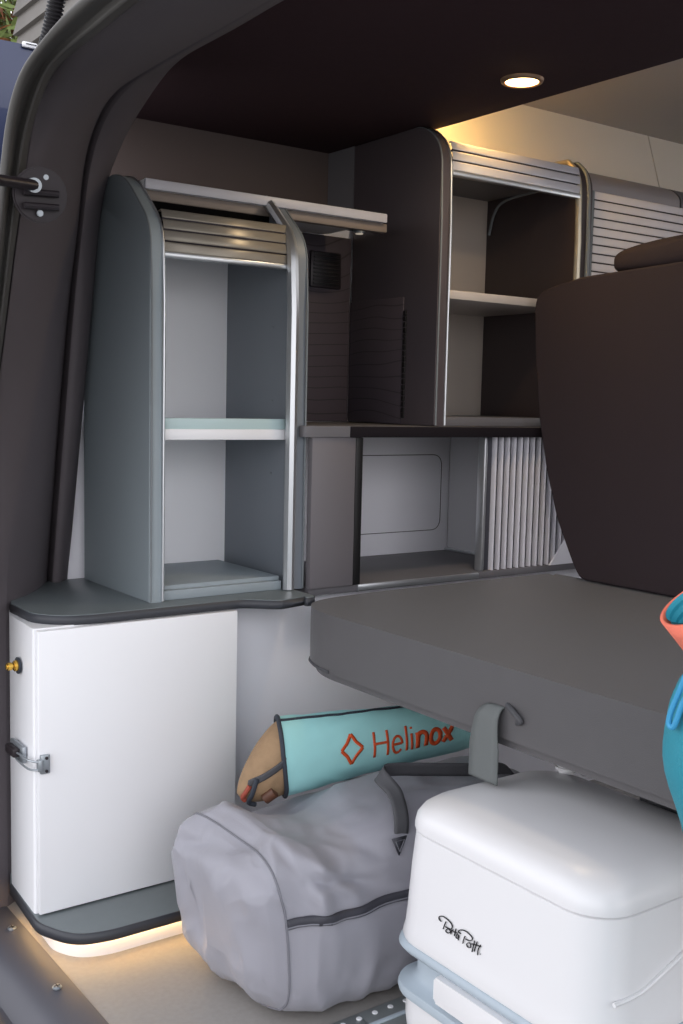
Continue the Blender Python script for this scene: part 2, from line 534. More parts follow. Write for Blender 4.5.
def tambour(name, parent, path, x0, x1, m='slat', pitch=.024, h=.006):
    """slats laid along a (y,z) path, running along x"""
    P = [Vector((0, y, z)) for y, z in path]
    L = sum((P[i + 1] - P[i]).length for i in range(len(P) - 1))
    n = max(2, round(L / pitch))
    k = 10
    pts = resample(P, n * k + 1)
    out = []
    for i, p in enumerate(pts):
        d = (pts[min(i + 1, len(pts) - 1)] - pts[max(i - 1, 0)]).normalized()
        nrm = Vector((0, -abs(d.z) if abs(d.z) > 1e-6 else 0, abs(d.y))).normalized()
        nrm = Vector((0, -d.z, d.y))
        if nrm.y > 0 or (abs(nrm.y) < 1e-6 and nrm.z < 0): nrm = -nrm
        s = (i % k) / k
        bump = h * (-.25 if (i % k) == 0 else (.92 + .08 * math.sin(PI * s)))
        out.append(p + nrm * bump)
    rows = [[Vector((x, q.y, q.z)) for q in out] for x in (x0, x1)]
    o = link(name, loft_bm(rows), m, parent, angle=30)
    o.data.materials.append(M['gap'])
    for f in o.data.polygons:
        if f.index % k in (0, k - 1) and 1 < f.index < n * k - 2:
            f.material_index = 1
    return solid(o, .002)


arc = [(2.088, 1.400), (2.089, 1.43), (2.094, 1.452), (2.098, 1.466), (2.108, 1.488), (2.145, 1.507)]
tambour('roller_shutter', oc, arc[:-1], 1.038, 1.350, m=mat('warm grey slats', (160, 152, 140), .4, .4), pitch=.024, h=.009)
box('shutter_pull', 'alu', oc, 1.038, 1.350, 2.079, 2.096, 1.391, 1.403, .003)
# top shelf running through both panels to the corner
ts = box('top_shelf', 'white', oc, 1.037, 1.690, 2.178, 2.44, 1.543, 1.563, .003)
box('shelf_edging', mat('pale edging', (196, 196, 206), .4), ts, 1.037, 1.690, 2.170, 2.179, 1.542, 1.564, .003)
box('shelf_batten', mat('taupe batten', (132, 120, 112), .5), ts, 1.037, 1.702, 2.186, 2.206, 1.521, 1.543, .003)
pk = link('shelf_lamp', cyl_bm((1.70, 2.30, 1.538), (0, 0, 1), .016, .012, 24, .003), 'steel', ts)
link('lamp_glass', cyl_bm((1.70, 2.30, 1.531), (0, 0, 1), .010, .002, 24), 'cool', pk)

# ------------------------------------------------------------------ middle back board with vent
bb = thing('wave_back_board', 'dark back board engraved with wavy lines in the corner above the upper worktop', 'panel', (1.57, YW, 1.045))
box('board', 'wave', bb, 1.395, 1.776, 2.438, 2.451, 1.046, 1.541, .001)
vt = box('vent_grille', 'dkmetal', bb, 1.640, 1.740, 2.430, 2.4385, 1.402, 1.497, .004)
v = bmesh.new()
for i in range(9):
    z = 1.410 + i * .0098
    bx(v, 1.648, 1.732, 2.4265, 2.431, z, z + .005, .001)
link('grille_bar', v, 'black', vt)

# ------------------------------------------------------------------ upper worktop
uw = thing('upper_worktop', 'dark edged upper worktop shelf running behind the seat at eye level', 'worktop', (2.3, 2.25, 1.018))
up_ = rnd([(1.374, 2.046), (4.5, 2.046), (4.5, 2.437), (1.396, 2.437), (1.396, 2.10), (1.374, 2.07)], [.03, 0, 0, 0, 0, 0])
prism('top_board', 'lam_dark', uw, up_, 'z', 1.018, 1.044, .002)
box('edging', mat('dark edge strip', (30, 26, 30), .7, spec=.1), uw, 1.50, 4.5, 2.043, 2.047, 1.018, 1.0435, .001)  # dark edging stops short at left; the lit end is put into colour
ZU = 1.045

# ------------------------------------------------------------------ niche cabinet below the upper worktop
nc = thing('niche_cabinet', 'low cabinet with open niche and silver vertical shutter below the upper worktop', 'cabinet', (1.9, 2.25, 0))
box('lower_panel', 'wall', nc, 1.19, 4.5, 2.095, 2.11, 0, .645, .001)
prism('niche_floor', 'lam_dark', nc, [(1.40, 2.06), (4.5, 2.06), (4.5, 2.44), (1.40, 2.44)], 'z', .6495, .667, .001)
box('floor_edging', 'alu', nc, 1.54, 1.93, 2.054, 2.0605, .652, .6665, .001)
box('fascia', mat('taupe grey fascia', (108, 104, 108), .5, var=.03), nc, 1.397, 1.520, 2.050, 2.068, .668, 1.0175, .001)
box('fascia_edging', 'black', nc, 1.520, 1.540, 2.048, 2.070, .668, 1.0175, .001)
bp = box('back_panel', 'wall', nc, 1.40, 2.148, 2.430, 2.443, .667, 1.0175, .001)
# engraved rounded service hatch
hp = rnd([(1.70, .730), (2.118, .730), (2.118, .952), (1.70, .952)], .035, 8)
hp.append(hp[0])
tube('hatch_groove', 'dkmetal', bp, [Vector((x, 2.4300, z)) for x, z in hp], .0011, 6)
# ribbed inner side
rows = []
N = 40
rib = []
for i in range(N + 1):
    y = 2.30 + (2.43 - 2.30) * i / N
    rib.append((y, 2.150 - .003 * (i % 2)))
poly = [(x, y) for y, x in rib] + [(2.165, 2.43), (2.165, 2.30)]
prism('ribbed_side', mat('grey ribbed side', (150, 150, 156), .5, .3), nc, poly, 'z', .672, 1.0175, 0)
box('rib_rail', 'alu', nc, 2.138, 2.166, 2.290, 2.43, .6675, .6745, .002)
# vertical shutter: flat slats with raised bright ridges
sh = box('vertical_shutter', mat('grey shutter sheet', (66, 66, 74), .5, .2), nc, 1.955, 3.2, 2.078, 2.086, .6675, 1.0175, .001)
post = box('shutter_end_post', 'alu', nc, 1.944, 1.956, 2.062, 2.090, .6675, 1.0175, .005)
for i in range(26):
    x = 1.986 + i * .0232
    if i < 60:
        b = bmesh.new()
        merge(b, prism_bm([(x - .0022, 2.078), (x - .0020, 2.064), (x - .001, 2.062), (x + .001, 2.062), (x + .0020, 2.064), (x + .0022, 2.078)], 'z', .668, 1.0172))
        link('slat', b, 'slat', sh)
# small white corner gusset by the seat
gp = [(2.19, .668), (2.33, .668), (2.262, .750)]
prism('corner_gusset', 'wall', nc, gp, 'y', 2.052, 2.058, .001)

# ------------------------------------------------------------------ roller shutter wall cabinet
rc = thing('roller_shutter_cabinet', 'dark open wall cabinet with silver shutter rolled to its top, standing on the upper worktop', 'cabinet', (2.05, 2.25, ZU))
sp2 = rnd([(2.072, ZU), (2.436, ZU), (2.436, 1.786), (2.145, 1.786), (2.076, 1.728)], [0, 0, 0, .04, .05], 8)
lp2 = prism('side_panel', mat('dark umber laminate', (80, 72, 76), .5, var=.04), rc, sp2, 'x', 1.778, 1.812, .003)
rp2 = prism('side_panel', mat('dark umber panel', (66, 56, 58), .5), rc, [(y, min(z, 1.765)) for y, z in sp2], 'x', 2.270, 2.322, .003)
# extension of the left panel into the deeper wall above the shelf
box('side_filler', 'lam_dark', rc, 1.778, 1.812, 2.436, 2.558, 1.57, 1.786, 0)
fe3 = [(2.071, ZU + .002), (2.071, 1.55)] + sorted([p for p in sp2 if p[1] > 1.66 and p[0] < 2.2], key=lambda p: p[0] + p[1])
trimline('edge_bead', 'edge', lp2, fe3, 1.781)
trimline('edge_bead', 'alu', lp2, fe3, 1.810, .003)
fe4 = [(y, min(z, 1.764)) for y, z in fe3]
trimline('guide_rail', mat('champagne rail', (200, 190, 170), .35, .8), rc, [(y + .006, z) for y, z in fe4], 2.274, .009)
trimline('guide_rail', 'alu', rc, [(y + .008, z) for y, z in fe3], 1.815, .004)
trimline('edge_bead', 'edge', rp2, fe4, 2.306, .006)
box('back_panel', mat('off white back', (200, 188, 178), .5), rc, 1.812, 2.270, 2.434, 2.445, ZU, 1.74, 0)
box('top_panel', 'lam_dark', rc, 1.812, 2.285, 2.11, 2.434, 1.700, 1.715, 0)
box('shelf', mat('pale taupe shelf', (196, 188, 184), .4), rc, 1.812, 2.270, 2.088, 2.434, 1.363, 1.385, .002)
arc2 = [(2.082, 1.672), (2.083, 1.700), (2.086, 1.722), (2.093, 1.743)]
tambour('roller_shutter', rc, arc2, 1.815, 2.272, pitch=.024, h=.007)
box('shutter_pull', 'alu', rc, 1.815, 2.272, 2.072, 2.088, 1.660, 1.674, .003)
box('base_plinth', 'lam_dark', rc, 1.812, 2.270, 2.095, 2.434, ZU, 1.068, .001)
trk = smoothpath([(2.266, 2.42, 1.60), (2.266, 2.40, 1.66), (2.266, 2.36, 1.69), (2.266, 2.25, 1.70), (2.266, 2.12, 1.70)], 6)
tube('shutter_track', 'edge', rc, trk, .004, 8)

# vent slot + engraved strip on the left panel
ws = box('wave_strip', 'wave', rc, 1.7755, 1.7785, 2.205, 2.436, ZU + .002, 1.37, .0005)
vs = bmesh.new()
z = 1.062
while z < 1.33:
    bx(vs, 1.7735, 1.7785, 2.192, 2.203, z, z + .0125, .001)
    z += .0145
link('vent_slot', vs, 'black', rc)

# closed cabinet
cc = thing('closed_shutter_cabinet', 'wall cabinet with closed silver slatted shutter above the seat headrest', 'cabinet', (2.9, 2.25, ZU))
path = [(2.085, ZU + .02), (2.085, 1.25), (2.085, 1.66), (2.086, 1.690)]
tambour('roller_shutter', cc, path, 2.336, 3.6, pitch=.0245, h=.006)
box('body', 'lam_dark', cc, 2.324, 3.64, 2.10, 2.43, ZU, 1.70, .002)
t = prism_bm(rnd([(2.085, 1.690), (2.10, 1.69), (2.20, 1.69), (2.20, 1.755), (2.13, 1.755), (2.085, 1.72)], [0, 0, 0, 0, .03, .03]), 'x', 2.324, 2.71)
link('top_trim', t, mat('grey top trim', (150, 144, 146), .5), cc)
t = prism_bm(rnd([(2.085, 1.690), (2.10, 1.69), (2.20, 1.69), (2.20, 1.755), (2.13, 1.755), (2.085, 1.72)], [0, 0, 0, 0, .03, .03]), 'x', 2.718, 3.64)
link('top_trim', t, 'lam_dark', cc)
tube('edge_bead', 'edge', cc, [(2.330, 2.082, ZU + .002), (2.330, 2.082, 1.69)], .005, 8)

# ------------------------------------------------------------------ downlight
dl = thing('ceiling_downlight', 'round glowing downlight set in the dark ceiling', 'ceiling light', (1.69, 1.72, 1.787))
ring = []
for r, z in ((.034, 1.7865), (.036, 1.780), (.040, 1.7785), (.044, 1.781), (.046, 1.7865)):
    ring.append([Vector((1.69 + r * math.cos(a * PI / 24), 1.72 + r * math.sin(a * PI / 24), z)) for a in range(48)])
link('rim', loft_bm(ring, close=True), mat('satin bezel', (150, 120, 96), .4, .5), dl)
link('diffuser', cyl_bm((1.69, 1.72, 1.7835), (0, 0, 1), .035, .005, 40, .001), 'glow', dl)
def area(name, loc, size, power, col, rot=(0, 0, 0), spread=PI, shape='DISK'):
    L = bpy.data.lights.new(name, 'AREA'); L.shape = shape; L.size = size
    L.energy = power; L.color = col; L.spread = spread
    o = bpy.data.objects.new(name, L); C.objects.link(o); o.location = loc; o.rotation_euler = rot
    return o
area('downlight_lamp', (1.69, 1.72, 1.777), .06, 2.5, (1, .78, .5))
# warm strip on the back of the ceiling step, hidden from below, washing the pale lining
ls = box('light_strip', emit('bright led strip', (255, 205, 120), 90), None, 1.832, 1.842, 1.98, 2.19, 1.895, 1.908, .001)
tag(ls, 'warm light strip behind the edge of the dark ceiling, lighting the pale lining', 'light strip')

# ------------------------------------------------------------------ bench seat
bs = thing('bench_seat', 'dark grey upholstered bench seat with tall back and headrest', 'seat', (1.7, 1.4, 0))
cp = rnd([(1.285, .46), (2.13, .46), (2.13, 1.985), (1.52, 1.985), (1.335, 1.962), (1.283, 1.865)], [.02, .02, .03, .10, .10, .06], 10)
t = prism_bm(cp, 'z', .538, .661, .036, 6)
cu = link('cushion', t, 'fabric', bs, angle=60)
cp2 = rnd([(1.296, .47), (2.12, .47), (2.12, 1.975), (1.53, 1.975), (1.345, 1.952), (1.293, 1.855)], [.02, .02, .03, .10, .10, .06], 10)
link('seat_board', prism_bm(cp2, 'z', .522, .541, .006, 3), 'fabric', bs, angle=60)
fp = [Vector((x - .002 * 0, y, .5405)) for x, y in cp if x < 1.6 or y < .5]
fp = [Vector((x, y, .541)) for x, y in cp]
tube('piping', 'webbing', cu, [p for p in fp if p.x < 2.0 and p.y > .5], .0035, 6)
# backrest from its outline
ol = [(1.60, .665), (1.86, .665), (1.885, .70), (1.945, .808), (1.99, .935), (2.022, 1.064), (2.045, 1.221), (2.056, 1.360), (2.045, 1.392), (2.01, 1.404), (1.896, 1.424), (1.598, 1.436), (1.2, 1.44), (.60, 1.42), (.52, 1.38), (.50, .90), (.56, .665)]
t = prism_bm(rnd(ol, .02, 3), 'x', 2.095, 2.235, 0)
br = link('backrest', t, 'backfab', bs, angle=60)
md = br.modifiers.new('soft', 'BEVEL'); md.width = .03; md.segments = 6; md.limit_method = 'ANGLE'; md.angle_limit = math.radians(60)
rows = []
for i in range(1, 40):
    ph = -PI / 2 + PI * i / 40
    c = spow(math.cos(ph), .45)
    rows.append([Vector((2.150 + .058 * c * spow(math.cos(2 * PI * k / 32), .7), 1.505 - .318 * spow(math.sin(ph), .75), 1.466 + .012 * math.sin(ph) + .040 * c * spow(math.sin(2 * PI * k / 32), .7))) for k in range(32)])
hr = link('headrest', loft_bm(rows, True, True), 'backfab', bs, angle=180)
for yy in (1.52, 1.68):
    tube('headrest_post', 'steel', hr, [(2.15, yy, 1.40), (2.15, yy, 1.46)], .006, 10)
box('bench_base', 'webbing', bs, 1.66, 2.10, .55, 1.30, 0, .523, .004)
# hanging strap with loop
sx_, sy_ = 1.282, 1.318
spts = smoothpath([(1.283, 1.305, .592), (1.276, 1.312, .588), (1.268, 1.318, .570), (1.268, 1.322, .53), (1.272, 1.326, .49), (1.276, 1.330, .456)], 6)
ribbon('hanging_strap', mat('grey green webbing', (104, 108, 108), .7, bump=.3, bscale=700), bs, spts, [(0.0, 1, 0)] * len(spts), [.030 + .040 * min(1, i / 20) for i in range(len(spts))], .003)
tube('strap_loop', 'webbing', bs, smoothpath([(1.284, 1.285, .598), (1.276, 1.262, .592), (1.278, 1.248, .580), (1.286, 1.262, .572)], 6), .005, 8)

# ------------------------------------------------------------------ portable toilet
tl = thing('portable_toilet', 'white and pale grey portable toilet standing on the floor under the bench', 'portable toilet', (1.33, 1.16, 0))


def rr(x0, x1, y0, y1, r, z, n=7):
    out = []
    for cx, cy, a0 in ((x1 - r, y1 - r, 0), (x0 + r, y1 - r, 90), (x0 + r, y0 + r, 180), (x1 - r, y0 + r, 270)):
        for k in range(n + 1):
            a = math.radians(a0 + 90 * k / n)
            out.append(Vector((cx + r * math.cos(a), cy + r * math.sin(a), z(cx + r * math.cos(a), cy + r * math.sin(a)) if callable(z) else z)))
    return out


TX0, TX1, TY0, TY1 = 1.130, 1.505, .935, 1.392


def ins(i, r, z, i2=None):
    return rr(TX0 + i, TX1 - i, TY0 + i, TY1 - i, max(.01, r), z)


lower = [ins(.018, .05, 0), ins(.010, .055, .012), ins(.004, .06, .06), ins(.004, .06, .100)]
link('waste_tank', loft_bm(lower, True, True), 'plastic', tl, angle=50)
mid = [ins(.004, .06, .100), ins(-.006, .065, .104), ins(-.008, .065, .112), ins(-.006, .065, .120), ins(.012, .055, .126), ins(.020, .05, .134), ins(.020, .05, .168),
       ins(.010, .055, .176), ins(-.004, .065, .182), ins(-.008, .065, .188), ins(-.006, .065, .196), ins(.0, .06, .199)]
wb = link('waist_band', loft_bm(mid, True, True), 'greyplastic', tl, angle=50)
upb = [ins(-.003, .07, .199), ins(-.005, .07, .206), ins(-.002, .07, .222), ins(0, .07, .25), ins(.004, .07, .33), ins(.008, .07, .386), ins(.012, .068, .3885)]
ub = link('water_tank', loft_bm(upb, True, True), 'plastic', tl, angle=50)
lid = [ins(.012, .068, .3885), ins(.006, .07, .391), ins(.006, .07, .400), ins(.008, .07, .412), ins(.014, .072, .424), ins(.026, .075, .434), ins(.045, .075, .441), ins(.09, .06, .446), ins(.14, .03, .448)]
ld = link('lid', loft_bm(lid, True, True), 'plastic', tl, angle=60)
link('flush_pump', cyl_bm((1.470, 1.315, .446), (0, 0, 1), .020, .014, 28, .004), 'plastic', tl)
# latch between the tanks
lb = prism('tank_latch', 'plastic', wb, rnd([(1.07, .134), (1.262, .134), (1.262, .178), (1.07, .178)], .006), 'x', 1.118, 1.150, .004)
# raised side panel line on the narrow face
gl = smoothpath([(1.165, TY0 + .001, .271), (1.20, TY0 - .0, .272), (1.235, TY0 - .0, .277), (1.32, TY0, .306), (1.36, TY0 + .001, .315), (1.46, TY0+.001, .318)], 6)
tube('moulded_rib', 'plastic', ub, gl, .0035, 8)

# script lettering on the long face (plane x = TX0)


def stroke(name, m, parent, lines, fn, w, sub=5):
    """thin ribbons following 2D polylines mapped by fn(u,v)->(point)"""
    b = bmesh.new()
    for ln in lines:
        if len(ln) > 2:
            P = smoothpath([Vector((u, v, 0)) for u, v in ln], sub)
        else:
            A, B = Vector((*ln[0], 0)), Vector((*ln[1], 0))
            P = [A.lerp(B, k / 8) for k in range(9)]
        rows = []
        for i, p in enumerate(P):
            d = (P[min(i + 1, len(P) - 1)] - P[max(i - 1, 0)])
            d = d.normalized() if d.length > 1e-9 else Vector((1, 0, 0))
            n = Vector((-d.y, d.x, 0)) * w / 2
            rows.append([Vector(fn(*(p - n).xy)), Vector(fn(*p.xy)), Vector(fn(*(p + n).xy))])
        merge(b, loft_bm(rows))
    o = link(name, b, m, parent)
    solid(o, .0006, 0)
    return o


def crop6(u, v):  # lettering coordinates measured on the face of the tank
    p = on(420 + u / 8.54, 890 + v / 8.54, x=TX0 + .0045)
    zz = p.z
    inset = .0 + .004 * min(1, max(0, (zz - .25) / .08))
    return (TX0 + inset - .0022, p.y, p.z)


L = [
    [(205, 262), (185, 240), (190, 218), (225, 222), (275, 262), (298, 300), (285, 325), (240, 305)],
    [(245, 262), (235, 285), (222, 325)],
    [(262, 320), (245, 340), (262, 358), (285, 350), (275, 330), (262, 322)],
    [(295, 330), (288, 368)], [(295, 340), (310, 332)],
    [(330, 322), (318, 385)], [(305, 345), (345, 362)],
    [(350, 372), (335, 375), (335, 400), (355, 400), (352, 376), (352, 420)],
    [(372, 365), (352, 350), (362, 335), (405, 340), (455, 380), (470, 410), (450, 425), (410, 408)],
    [(408, 385), (398, 412), (390, 448)],
    [(445, 440), (425, 450), (432, 475), (458, 480), (455, 452), (445, 440)],
    [(490, 425), (470, 520)], [(512, 432), (488, 515)], [(465, 450), (545, 475)],
    [(540, 460), (522, 500), (518, 545)], [(540, 536), (544, 540)],
]
stroke('script_lettering', 'ink', ub, L, crop6, 8.5)

# ------------------------------------------------------------------ duffel bag
df = thing('duffel_bag', 'silver grey nylon duffel bag with dark zip lying on the floor beside the toilet', 'bag', (1.29, 1.70, 0))
DX0, DX1, DY0, DY1, DH = .928, 1.66, 1.495, 1.850, .340


def duf(ph, th, off=0):
    """ph -pi/2 (left end) .. pi/2, th around; th=0 towards -y, pi/2 up"""
    cx, cy, cz = (DX0 + DX1) / 2, (DY0 + DY1) / 2, DH / 2
    ax, ay, az = (DX1 - DX0) / 2, (DY1 - DY0) / 2, DH / 2
    cph = spow(math.cos(ph), .25)
    x = ax * spow(math.sin(ph), .50)
    y = -ay * cph * spow(math.cos(th), .46)
    z = az * cph * spow(math.sin(th), .46 if math.sin(th) > 0 else .28)
    p = Vector((cx + x, cy + y, cz + z))
    n = Vector((math.sin(ph) * .9, -math.cos(ph) * math.cos(th), math.cos(ph) * math.sin(th)))
    n.normalize()
    # left end slopes inward towards the floor and the crown sags
    k = max(0, 1 - (p.x - DX0) / .30)
    p.x += k * .034 * (1 - p.z / DH) ** 1.5
    zz = p.z / DH
    sag = .030 * math.exp(-((p.x - 1.12) / .10) ** 2) * zz ** 3 + .018 * zz ** 3 * math.exp(-((p.x - DX0 - .02) / .05) ** 2)
    p.z -= sag
    p.z -= .040 * zz ** 2 * max(0, min(1, (p.y - 1.70) / .07)) * max(0, min(1, (p.x - 1.02) / .08))
    # body of the bag narrows a little at the floor on the near side, bulges mid-height
    p.y -= .022 * math.sin(PI * zz) * max(-1, min(1, -n.y * 2))
    d = 0
    q = Vector((p.x * 3.0, p.y * 3.0, p.z * 3.0))
    d += .012 * noise.noise(q + Vector((3, 1, 7)))
    q2 = Vector((p.x * 9 + p.z * 5, p.y * 9, p.z * 7 - p.x * 5))
    d += .0105 * (1 - abs(noise.noise(q2)) * 2.2)
    q3 = Vector((p.x * 22 + p.z * 10, p.y * 20, p.z * 16))
    d += .0030 * (1 - abs(noise.noise(q3 + Vector((9, 2, 1)))) * 2.2)
    # a few long creases running diagonally from the seam
    for (x0, z0, x1, z1, w, a) in ((1.00, .33, 1.12, .23, .012, .014), (1.03, .27, 1.17, .24, .010, -.014), (1.02, .30, 1.10, .13, .014, .010), (1.08, .33, 1.22, .27, .012, -.008)):
        if n.y < .2:
            A = Vector((x0, z0)); B = Vector((x1, z1)); P = Vector((p.x, p.z))
            t = max(0, min(1, (P - A).dot(B - A) / (B - A).length_squared))
            dd = (P - A.lerp(B, t)).length
            d += a * math.exp(-(dd / w) ** 2) * math.sin(PI * (t * .8 + .1))
    for (y0, z0, y1, z1, w, a) in ((1.60, .31, 1.80, .26, .016, -.016), (1.62, .26, 1.70, .05, .018, .008), (1.78, .25, 1.72, .06, .018, -.008), (1.86, .28, 1.84, .10, .015, .006)):
        if n.x < -.5:
            A = Vector((y0, z0)); B = Vector((y1, z1)); P = Vector((p.y, p.z))
            t = max(0, min(1, (P - A).dot(B - A) / (B - A).length_squared))
            dd = (P - A.lerp(B, t)).length
            d += a * math.exp(-(dd / w) ** 2) * math.sin(PI * (t * .8 + .1))
    p += n * (d + off)
    p.z = max(p.z, .004 + min(0, off))
    return p


rows = []
NP, NT = 150, 190
for i in range(1, NP):
    s = i / NP
    ph = -PI / 2 + PI * s
    rows.append([duf(ph, 2 * PI * k / NT) for k in range(NT)])
body = link('bag_body', loft_bm(rows, True, True), 'duffel', df, angle=180)
SEAM = -.86
tube('end_seam', 'piping', body, [duf(SEAM, 2 * PI * k / 150, .001) for k in range(151)], .0022, 6)


def ribsurf(name, m, parent, path, w, off=.003, th=.002):
    """ribbon on the duffel; path = list of (ph, th)"""
    P = [Vector((a, b, 0)) for a, b in path]
    P = resample(smoothpath(P, 8), 60)
    C3 = [duf(p.x, p.y, off) for p in P]
    rows = []
    for i, c in enumerate(C3):
        d = (C3[min(i + 1, 59)] - C3[max(i - 1, 0)]).normalized()
        e = .01
        n = (duf(P[i].x, P[i].y + e, off) - c).cross(duf(P[i].x + e, P[i].y, off) - c).normalized()
        s = d.cross(n).normalized()
        rows.append([c - s * w / 2, c, c + s * w / 2])
    o = link(name, loft_bm(rows), m, parent)
    return solid(o, th)


zp = [(-.84, .05), (-.6, .05), (-.2, .04), (.3, .03), (.8, .02)]
zt = ribsurf('zip_pocket', 'zip', body, zp, .017, .004, .003)
ribsurf('zip_teeth', 'piping', zt, [(a, b * .7) for a, b in zp], .003, .005, .002)
# sewn grab handle: triangle patch, strap rising and running back to the right
pa = on(386, 828, y=1.575)
hp_ = smoothpath([(1.239, 1.503, .292), (1.245, 1.510, .335), (1.256, 1.545, .369), (1.262, 1.600, .388), (1.308, 1.61, .386), (1.39, 1.595, .375), (1.48, 1.575, .364), (1.56, 1.575, .35), (1.60, 1.58, .32)], 8)
n_ = len(hp_)
side = []
for i in range(n_):
    t_ = i / (n_ - 1)
    if t_ < .22:
        side.append(Vector((1, -.15, 0)))
    elif t_ < .45:
        s = (t_ - .22) / .23
        side.append(Vector((1 - s, -.3 - .1 * s, .0 + s * 1)))
    else:
        side.append(Vector((0, -.35, 1)))
ribbon('carry_handle', 'webbing', df, hp_, side, .030, .003)
tri = [(0, -.020), (-.017, .014), (.017, .014)]
b = bmesh.new()
vv = [b.verts.new((1.222 + x, 1.486, .296 + z)) for x, z in tri]
b.faces.new(vv)
o = link('handle_patch', b, 'zip', df); solid(o, .003)
tri2 = [(0, -.012), (-.010, .009), (.010, .009), (0, -.012)]
tube('patch_stitching', 'piping', o, [(1.222 + x, 1.4835, .296 + z) for x, z in tri2], .001, 6)

# ------------------------------------------------------------------ folded chair bag in mint fabric
cb = thing('chair_bag', 'mint green rolled chair bag with orange lettering lying on the grey duffel bag', 'bag', (1.4, 1.78, .34))
BX0, BX1 = 1.140, 1.78
BY, BZ, BR = 1.812, .379, .083


def bagp(x, th, off=0):
    """th = 0 faces -y, pi/2 up"""
    s = (x - BX0) / (BX1 - BX0)
    r = BR * (1 - .30 * min(1, s * 1.2))
    r *= 1 + .045 * noise.noise(Vector((x * 7, math.cos(th) * 1.2, math.sin(th) * 1.2 + 3))) + .035 * noise.noise(Vector((x * 20 + math.cos(th) * 2.5, math.sin(th) * 2.5, 8)))
    if x > BX1 - .05:
        r *= math.sqrt(max(.02, 1 - ((x - BX1 + .05) / .052) ** 2))
    ct = math.cos(th); st_ = math.sin(th)
    sk = (.010 * math.sin(th) - .030 * (1 - math.cos(th))) * max(0, 1 - s * 6)       # slanted left mouth
    return Vector((x - sk, BY - (r + off) * .72 * ct, BZ - .012 * s + (r + off) * .98 * st_))


rows = []
for i in range(0, 121):
    x = BX0 + (BX1 - BX0) * i / 120
    rows.append([bagp(x, 2 * PI * k / 128) for k in range(128)])
b = loft_bm(rows, True)
sh_ = link('bag_shell', b, 'teal', cb, angle=180)
solid(sh_, .002)
tube('mouth_binding', 'navy', cb, [bagp(BX0 + .003, 2 * PI * k / 64, .001) for k in range(65)], .0048, 8)
tube('top_zip', 'navy', cb, [bagp(BX0 + (BX1 - BX0 - .06) * k / 60, 1.36, .001) for k in range(61)], .0035, 8)
# mesh end swelling out of the mouth
rows = []
for i in range(0, 19):
    s = i / 18
    x = BX0 + .01 - .078 * s
    r = BR * .97 * (1 - s ** 1.6) ** .60 if s < 1 else .004
    r = max(r, .006)
    cz = BZ - .055 * s ** 1.3
    rows.append([Vector((x - (.010 * math.sin(2 * PI * k / 40) - .030 * (1 - math.cos(2 * PI * k / 40))) * (1 - s), BY - .72 * r * math.cos(2 * PI * k / 40) * (1 + .04 * noise.noise(Vector((s * 6, k * .5, 1)))), cz + r * math.sin(2 * PI * k / 40) * (.95))) for k in range(40)])
me_ = link('mesh_end', loft_bm(rows, True, True), 'tan', cb, angle=180)


def endp(s, th, off=.003):
    x = BX0 + .01 - .078 * s
    r = max(BR * .97 * (1 - s ** 1.6) ** .60, .006) + off
    return Vector((x - (.010 * math.sin(th) - .030 * (1 - math.cos(th))) * (1 - s), BY - .72 * r * math.cos(th), BZ - .055 * s ** 1.3 + r * math.sin(th) * .95))


ep = [endp(.05, .15), endp(.3, .12), endp(.6, .16), endp(.88, .4)]
ribbon('end_strap', 'webbing', me_, smoothpath(ep, 6), (0, -.25, 1), .017, .003)
tube('end_cord', 'cordred', me_, smoothpath([endp(.85, .2, .004), endp(.93, -.1, .006), endp(.96, -.6, .006), endp(.90, -.9, .004)], 6), .005, 8)
tube('cord_binding', 'navy', me_, smoothpath([endp(.72, .3, .006), endp(.82, -.2, .008), endp(.86, -.8, .008), endp(.72, -1.0, .008)], 6), .005, 8)
tube('pole_tip', 'brown', me_, [endp(.35, -.55, .004), endp(.55, -.75, .004)], .012, 12)


# lettering: H e l i n o x, first four light, last three bold
def letters():
    light, bold = [], []
    x = 0

    def arc_(cx, cy, rx, ry, a0, a1, n=14):
        return [(cx + rx * math.cos(math.radians(a0 + (a1 - a0) * k / n)), cy + ry * math.sin(math.radians(a0 + (a1 - a0) * k / n))) for k in range(n + 1)]
    light += [[(0, 0), (0, 1.0)], [(.55, 0), (.55, 1.0)], [(0, .52), (.55, .52)]]
    light += [[(.78, .36), (1.16, .36)], arc_(.97, .34, .21, .34, 0, 320)]
    light += [[(1.38, 0), (1.38, 1.05)]]
    light += [[(1.60, 0), (1.60, .68)], [(1.60, .88), (1.60, .97)]]
    bold += [[(1.86, 0), (1.86, .68)], arc_(2.06, .42, .20, .24, 180, 0) + [(2.26, 0)]]
    bold += [arc_(2.68, .34, .22, .33, 0, 360)]
    bold += [[(3.04, 0), (3.44, .68)], [(3.44, 0), (3.04, .68)]]
    return light, bold


lt_, bd_ = letters()
SC = .063


def onbag(u, v):
    x = 1.372 + u * SC * 1.03
    th = -.28 + v * SC / BR * .98
    return bagp(x, th + .03, .0034)


stroke('lettering_light', 'orange', sh_, lt_, onbag, .10, 5)
stroke('lettering_bold', 'orange', sh_, bd_, onbag, .19, 5)
dm = []
for r_ in (.40,):
    q = [(-1.36, .5), (-.93, 1.06), (-.50, .5), (-.93, -.06), (-1.36, .5)]
    for i in range(4):
        a, b2 = Vector(q[i]), Vector(q[i + 1])
        mid_ = a.lerp(b2, .5); cen = Vector((-.93, .5)); mid_ = mid_.lerp(cen, .12)
        dm.append([tuple(a), tuple(a.lerp(mid_, .5)), tuple(mid_), tuple(mid_.lerp(b2, .5)), tuple(b2)])
stroke('diamond_mark', 'orange', sh_, dm, onbag, .12, 5)

